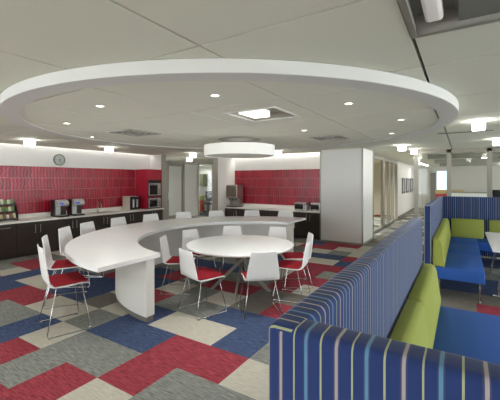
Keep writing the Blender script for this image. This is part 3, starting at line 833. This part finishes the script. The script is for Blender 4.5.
booth('booth_bench', 'far blue striped booth with lime cushions, blue bench and white table inside', OX2, OY2, yn2, True, 1.37,
      [(0.117, 0.76, 0.01, 1.25), (0.117, 0.76, 1.252, 2.35), (0.117, 0.76, 2.352, 3.383), (0.762, 2.0, 2.70, 3.383), (2.002, 3.2, 2.70, 3.383)],
      [(0.116, 0.02, 0.462, 3.2, 'x'), (0.27, 3.384, 0.462, 0.62, 'y'), (0.98, 3.384, 0.462, 1.1, 'y'), (2.12, 3.384, 0.462, 1.1, 'y')], 3.6,
      [(0.70, 0.12), (0.2, 0.12), (0.70, 1.9), (0.2, 1.9), (1.9, 2.8), (3.1, 2.8)])
# booth table
t = thing('booth_table', 'white rectangular table on curved chrome legs inside the far booth', 'table', (0.36, 5.95, 0))
MB().box(0, 0.75, 0, 2.05, 0.715, 0.742, 0.005).obj('tabletop', WHITE, t)
for y in (0.3, 1.75):
    for x, s in ((0.12, -1), (0.63, 1)):
        pts = [(0.375+s*(0.10), y, 0.714)]
        pts = [(x-s*0.06+0*k, y, 0.714) for k in (0,)] + [(x - s*0.06 + s*0.10*math.sin(k/8*PI/2)**2, y, 0.714-0.70*k/8) for k in range(1, 9)]
        MB().tube(pts, 0.016, 10).obj('leg', CHROME, t, 60)
    MB().tube([(0.02, y, 0.012), (0.73, y, 0.012)], 0.014, 10).obj('foot_bar', CHROME, t)

# ------------------------------------------------------------------ glazed door wall beyond the far left opening
GX = -11.2
def zspan(y0, y1, x=GX): return (x-0.04, x+0.04, y0, y1)
yA, yB, yC, yD, yE, yF_ = [ray_x(p, GX) for p in (165.5, 183.5, 185.5, 196.5, 198.5, 213)]
mb = MB()
for y in (yA, yB, yE-0.02, yF_): mb.box(GX-0.05, GX+0.05, y-0.045, y+0.045, 0, ZC)
mb.box(GX-0.05, GX+0.05, yA-2.0, yF_+1.5, 2.505, 2.55)
struct('trim_6', mb, ALU)
mb = MB(); mb.box(GX-0.05, GX+0.02, yB+0.045, yE-0.065, 0, ZC); mb.box(GX-0.05, GX+0.05, yA-2.5, yA-0.045, 0, ZC); mb.box(GX-0.05, GX+0.05, yF_+0.045, yF_+3.5, 0, ZC)
struct('wall_office', mb, PANEL)
d = MB(); d.box(GX-0.02, GX+0.02, yA+0.05, yB-0.05, 0.01, 2.50)
door = struct('door_1', d, mat('door_stile', srgb(150, 147, 137), 0.4, 0.4))
MB().box(GX+0.021, GX+0.026, yA+0.19, yB-0.17, 0.14, 2.38).obj('frosted_pane', FROST, door)
MB().tube([(GX+0.02, yA+0.12, 1.2), (GX+0.06, yA+0.12, 1.2), (GX+0.06, yA+0.12, 0.9), (GX+0.02, yA+0.12, 0.9)], 0.012, 8).obj('handle', STEEL, door)
mb = MB(); mb.box(GX-0.006, GX+0.006, yE+0.03, yF_-0.045, 0.02, 2.505); struct('window_1', mb, GLASS)
# the office behind it
ow = -15.5
mb = MB(); mb.box(ow-0.1, ow, 8, 20, 0, ZC); struct('wall_office.001', mb, WALLP)
mb = MB(); mb.box(ow, GX, 19.5, 19.6, 0, ZC); struct('wall_office.002', mb, WALLP)
def P_at(px, py, z):
    u = (px-250)/F*z; return (-S*z+C_*u, C_*z+S*u, HC-(py-180)*z/F)
zc = 19.3
x, y, h = P_at(201, 180, zc)
def ob(px0, px1, y0, y1, z, dep):
    a = P_at(px0, y1, z); b = P_at(px1, y0, z); return a, b
t = thing('wall_mounted_cabinet', 'olive green overhead cabinet on the office wall behind the glass', 'cabinet', (x-0.15, y, 0))
MB().box(-0.3, 0.3, 0, 0.4, 1.38, 2.10, 0.006).obj('body', mat('olive_laminate', srgb(110, 112, 78), 0.5), t)
MB().box(-0.29, 0.29, -0.02, 0, 1.39, 2.09, 0.004).obj('door', mat('olive_laminate', srgb(110, 112, 78), 0.5), t)
tag(MB().box(x-2.6, x+1.2, y+0.42, y+0.5, 0, ZC).obj('office_screen', PANEL), 'pale full-height panel in the office behind the olive cabinet', 'partition')
t = thing('file_cabinet', 'orange-red file cabinet with lime top cushion in the glazed office', 'cabinet', (x-0.15, y-0.15, 0))
MB().box(-0.28, 0.32, 0, 0.5, 0, 0.60, 0.006).obj('body', mat('orange_red_laminate', srgb(196, 84, 52), 0.5), t)
MB().box(-0.28, 0.32, 0, 0.5, 0.602, 0.86, 0.03).obj('cushion', mat('olive_lime', srgb(176, 172, 92), 0.8), t)
x2, y2, _ = P_at(207.5, 180, 18.9)
t = thing('office_desk', 'white office desk seen through the clear glass panel', 'desk', (x2, y2, 0))
MB().box(-0.1, 0.75, -0.18, 0.35, 0.70, 0.735, 0.004).obj('tabletop', WHITE, t)
for lx in (-0.08, 0.68): MB().box(lx, lx+0.04, -0.15, 0.32, 0, 0.70).obj('leg', STEEL, t)
x3, y3, _ = P_at(208, 180, 18.15)
t = thing('office_chair', 'black swivel office chair behind the clear glass panel', 'chair', (x3, y3, 0), math.radians(200))
MB().box(-0.24, 0.24, -0.24, 0.22, 0.44, 0.52, 0.03).obj('seat', BLACK, t, 40)
MB().box(-0.22, 0.22, -0.27, -0.21, 0.60, 1.15, 0.025).obj('backrest', mat('dark_mesh', srgb(60, 62, 66), 0.6), t, 40)
MB().tube([(0, -0.1, 0.46), (0, -0.26, 0.5), (0, -0.27, 0.75)], 0.02, 8).obj('back_stem', BLACK, t)
MB().tube([(0, 0, 0.08), (0, 0, 0.44)], 0.028, 10).obj('column', BLACK, t)
mb = MB()
for k in range(5):
    a = k*2*PI/5; mb.tube([(0, 0, 0.09), (0.28*math.cos(a), 0.28*math.sin(a), 0.06)], 0.018, 8); mb.lathe([(0.028, 0), (0.028, 0.05)], 12, c=(0.28*math.cos(a), 0.28*math.sin(a)))
mb.obj('star_base', BLACK, t)

# ------------------------------------------------------------------ right side: corridor wall, glass fronts
KX = -2.48
ym = [ray_x(p, KX) for p in (383.2, 388.6, 392.6, 396.8)]
mb = MB()
for k, y in enumerate(ym):
    hw = 0.13 if k == 0 else 0.07
    mb.box(KX-0.06, KX+0.03, y-hw, y+hw, 0, ZC-0.12)
mb.box(KX-0.06, KX+0.03, 10.46, ym[-1], ZC-0.14, ZC); mb.box(KX-0.06, KX+0.03, 10.46, ym[-1], 0, 0.08)
struct('trim_7', mb, ALU)
mb = MB(); mb.box(KX-0.02, KX-0.01, 10.5, ym[-1], 0.08, ZC-0.14); struct('window_2', mb, GLASS)
mb = MB(); mb.box(KX-0.12, KX, ym[-1]+0.07, 23.5, 0, ZC); struct('wall_corridor', mb, mat('corridor_paint', srgb(204, 201, 192), 0.75))
mb = MB(); mb.box(KX, KX+0.012, ym[-1]+0.07, 23.5, 0, 0.1); struct('baseboard_corridor', mb, BASEB)
# meeting room behind the glass front
mb = MB(); mb.box(-6.2, -6.1, 10.2, 18, 0, ZC); struct('wall_meeting', mb, mat('ochre_wall', srgb(204, 186, 144), 0.7, noise=(0.8, 0.08)))
mb = MB(); mb.box(-6.1, KX-0.12, 17.9, 18, 0, ZC); struct('wall_meeting.001', mb, mat('tan_wall', srgb(206, 203, 188), 0.7, noise=(0.8, 0.08)))
t = copy_thing(bpy.data.objects['office_chair'], (-3.4, 13.6, 0), 0.7, 'black swivel chair in the meeting room behind the corridor glass')
# three framed prints
for px0, px1, lab in ((401.8, 404.6, 'black framed print nearest of three on the corridor wall'), (406.1, 408.7, 'black framed print in the middle of three on the corridor wall'), (409.9, 412.6, 'black framed print farthest of three on the corridor wall')):
    y0, y1 = ray_x(px0, KX), ray_x(px1, KX); w = y1-y0
    t = thing('picture_frame', lab, 'picture', (KX, y0, 1.10), 0, 'framed prints on the corridor wall')
    mb = MB(); hh = 0.74; f_ = 0.07
    for a in ((0, w, 0, f_), (0, w, hh-f_, hh), (0, f_, f_, hh-f_), (w-f_, w, f_, hh-f_)): mb.box(0.001, 0.035, *a)
    mb.obj('frame', BLACK, t)
    MB().box(0.001, 0.015, f_, w-f_, f_, hh-f_).obj('print', mat('grey_print', srgb(150, 148, 142), 0.5, noise=(5, 0.5)), t)

# transverse glass partition
PY = 10.9
px_ = [416.3, 449, 489.5, 545, 640]
mb = MB()
pxs = [ray_y(p, PY) for p in px_]
for k, x in enumerate(pxs): mb.box(x-0.055, x+0.055, PY-0.05, PY+0.05, 0, ZC)
mb.box(pxs[0], 8.0, PY-0.05, PY+0.05, ZC-0.09, ZC); mb.box(pxs[0], 8.0, PY-0.03, PY+0.03, 0, 0.06)
struct('trim_8', mb, ALU)
mb = MB(); mb.box(pxs[0], 8.0, PY-0.006, PY+0.006, 0.06, ZC-0.09); struct('window_3', mb, GLASS)
mb = MB()
for y, d_ in ((12.7, 0.14), (15.9, 0.16), (19.6, 0.16)): mb.box(-1.0, 8.7, y, y+0.35, ZC-d_, ZC-0.001)
struct('trim_10', mb, mat('beam_grey', srgb(150, 148, 140), 0.8))
# open office beyond
FY = 24.0
wx0, wx1 = ray_y(436.8, FY), ray_y(447.5, FY)
mb = MB()
mb.box(KX-0.12, wx0, FY, FY+0.1, 0, ZC); mb.box(wx1, 9.5, FY, FY+0.1, 0, ZC); mb.box(wx0, wx1, FY, FY+0.1, 0, 1.1); mb.box(wx0, wx1, FY, FY+0.1, 2.30, ZC)
struct('wall_far', mb, mat('far_wall_paint', srgb(196, 193, 184), 0.8))
d = MB(); d.box(ray_y(430.5, FY), ray_y(435.8, FY), FY-0.05, FY-0.005, 0.0, 2.2)
door2 = struct('door_2', d, mat('grey_door', srgb(132, 127, 118), 0.5))
MB().tube([(ray_y(434.6, FY), FY-0.05, 1.15), (ray_y(434.6, FY), FY-0.12, 1.15), (ray_y(434.6, FY), FY-0.12, 0.85), (ray_y(434.6, FY), FY-0.05, 0.85)], 0.02, 8).obj('handle', BLACK, door2)
mb = MB()
for k in range(4): mb.box(-2.42+0.24*k, -2.41+0.24*k, FY-0.008, FY-0.001, 0.0, ZC)
struct('trim_11', mb, BASEB)
mb = MB(); mb.box(wx0, wx1, FY+0.03, FY+0.05, 1.1, 2.30); struct('window_4', mb, emis('daylight_pane', (0.72, 0.82, 1.0, 1), 0.9))
x, y, h = P_at(437.5, 190, 19.8)
t = thing('storage_cabinet', 'low red storage cabinet with tan top at the end of the corridor', 'cabinet', (x, 20.6, 0))
MB().box(0, 1.3, 0, 0.5, 0, 1.02, 0.006).obj('body', mat('deep_red', srgb(176, 40, 44), 0.5), t)
MB().box(-0.02, 1.32, -0.02, 0.52, 1.022, 1.22, 0.008).obj('top', mat('tan_top', srgb(186, 160, 104), 0.6), t)
xa, xb = ray_y(451, 15.5), ray_y(488, 15.5)
t = thing('workstation_screen', 'low white desk screen beyond the glass partition behind the far booth', 'partition', (xa, 15.5, 0))
MB().box(0, xb-xa+2.5, 0, 0.06, 0, 1.24, 0.005).obj('panel', WHITE, t)
MB().box(0, xb-xa+2.5, -0.01, 0.07, 1.24, 1.30).obj('top_rail', ALU, t)
mx_ = ray_y(495, 13.0)
tt = thing('office_desk', 'pale office desk carrying the dark monitor beyond the glass partition', 'desk', (mx_-0.6, 12.8, 0))
MB().box(0, 1.5, 0, 0.75, 0.98, 1.01, 0.004).obj('tabletop', WHITE, tt)
for lx in (0.02, 1.42): MB().box(lx, lx+0.06, 0.05, 0.7, 0, 0.98).obj('leg', STEEL, tt)
t = thing('monitor', 'dark computer monitor at the right edge behind the glass partition', 'monitor', (mx_, 13.1, 1.011))
MB().box(-0.06, 0.5, 0, 0.03, 0.10, 0.43, 0.006).obj('screen', BLACK, t)
MB().box(0.18, 0.26, 0.03, 0.05, 0.0, 0.25).obj('stand', BLACK, t)
MB().box(0.1, 0.34, -0.05, 0.14, 0.0, 0.012, 0.003).obj('base', BLACK, t)
# lamps in the open office
for (x, y), lab in (((0.6, 13.4), 'glowing cube ceiling lamp beyond the glass, nearest of those above the desk screen'), ((-0.1, 16.5), 'glowing cube ceiling lamp beyond the glass, farther left near the corridor end'),
                    ((2.0, 15.5), 'glowing cube ceiling lamp beyond the glass, right of the middle mullion'), ((1.6, 19.5), 'glowing cube ceiling lamp beyond the glass, deepest in the office'), ((4.2, 17.0), 'glowing cube ceiling lamp beyond the glass, at the far right'), ((-1.5, 14.5), 'glowing cube ceiling lamp in the corridor past the glass partition')):
    cube_lamp(x, y, lab)
t = thing('ceiling_strip_lamp', 'long slanting strip lamp on the ceiling at the corridor end', 'ceiling light', (-1.7, 17.5, ZC))
MB().box(-0.06, 0.06, 0, 4.0, -0.05, 0).obj('housing', ALU, t)
MB().box(-0.05, 0.05, 0.03, 3.97, -0.058, -0.05).obj('diffuser', LAMP, t)

# ------------------------------------------------------------------ added panel lights that brighten the offices and the room behind the camera
def fill_panel_light(x, y, lab, w=0.6, e=40.0, l=0.6):
    t = thing('added_panel_light', lab, 'ceiling light', (x, y, ZC), 0, 'added ceiling panel lights in the neighbouring rooms and behind the viewpoint')
    mb = MB(); mb.box(-w/2-0.02, w/2+0.02, -l/2-0.02, l/2+0.02, -0.012, -0.001); mb.obj('frame', FASCIA, t)
    MB().box(-w/2, w/2, -l/2, l/2, -0.016, -0.012).obj('diffuser', emis('added_panel_glow', (1, 0.97, 0.9, 1), 3.0), t)
    area('bulb', (0, 0, -0.03), e, w, t, sy=l)
fill_panel_light(-12.6, 14.5, 'added flat ceiling panel light in the glazed office left', e=9)
fill_panel_light(-10.5, 9.2, 'added flat ceiling panel light in the passage beside the frosted door', e=26)
fill_panel_light(-4.4, 13.5, 'added flat ceiling panel light in the meeting room', e=200)
fill_panel_light(-1.9, 20.5, 'added flat ceiling panel light at the corridor end', e=8)
fill_panel_light(2.5, 13.2, 'added flat ceiling panel light above the desk behind the partition', e=14, w=1.2)
fill_panel_light(1.5, 18.0, 'added flat ceiling panel light deep in the open office', e=18, w=1.2)
fill_panel_light(5.5, 18.0, 'added flat ceiling panel light far right in the open office', e=18, w=1.2)

for k, x in enumerate((-7.0, -3.6, 0.8, 4.6)):
    fill_panel_light(x, -1.4, ('added flat ceiling panel light behind the viewpoint, beside the left wall', 'added flat ceiling panel light behind the viewpoint, second from the left wall', 'added flat ceiling panel light right behind the viewpoint', 'added flat ceiling panel light behind the viewpoint, towards the open right side')[k], e=30, w=1.2)
mb = MB(); mb.box(WX-0.12, -8.6, -3.1, -3.0, 0, ZB); mb.box(-1.9, XR, -3.1, -3.0, 0, ZB); mb.box(-8.6, -1.9, -3.1, -3.0, 0, 0.8); mb.box(-8.6, -1.9, -3.1, -3.0, 2.5, ZB)  # unseen wall added behind the camera, its opening shaped to steer the daylight
struct('added_wall_behind', mb, WALLP)
mb = MB()
for k in range(5): mb.box(-8.6+k*1.6625, -8.55+k*1.6625, -3.08, -3.02, 0.8, 2.5)
struct('added_window', mb, ALU)  # mullions of the added window that lets daylight in from behind

# ------------------------------------------------------------------ world and view
w = bpy.data.worlds.new('daylight'); scene.world = w; w.use_nodes = True
bg = w.node_tree.nodes['Background']; bg.inputs[0].default_value = (0.90, 0.955, 1.0, 1); bg.inputs[1].default_value = 5.8
scene.view_settings.view_transform = 'Standard'
scene.view_settings.look = 'None'
scene.view_settings.exposure = 0.4
scene.view_settings.gamma = 1.0
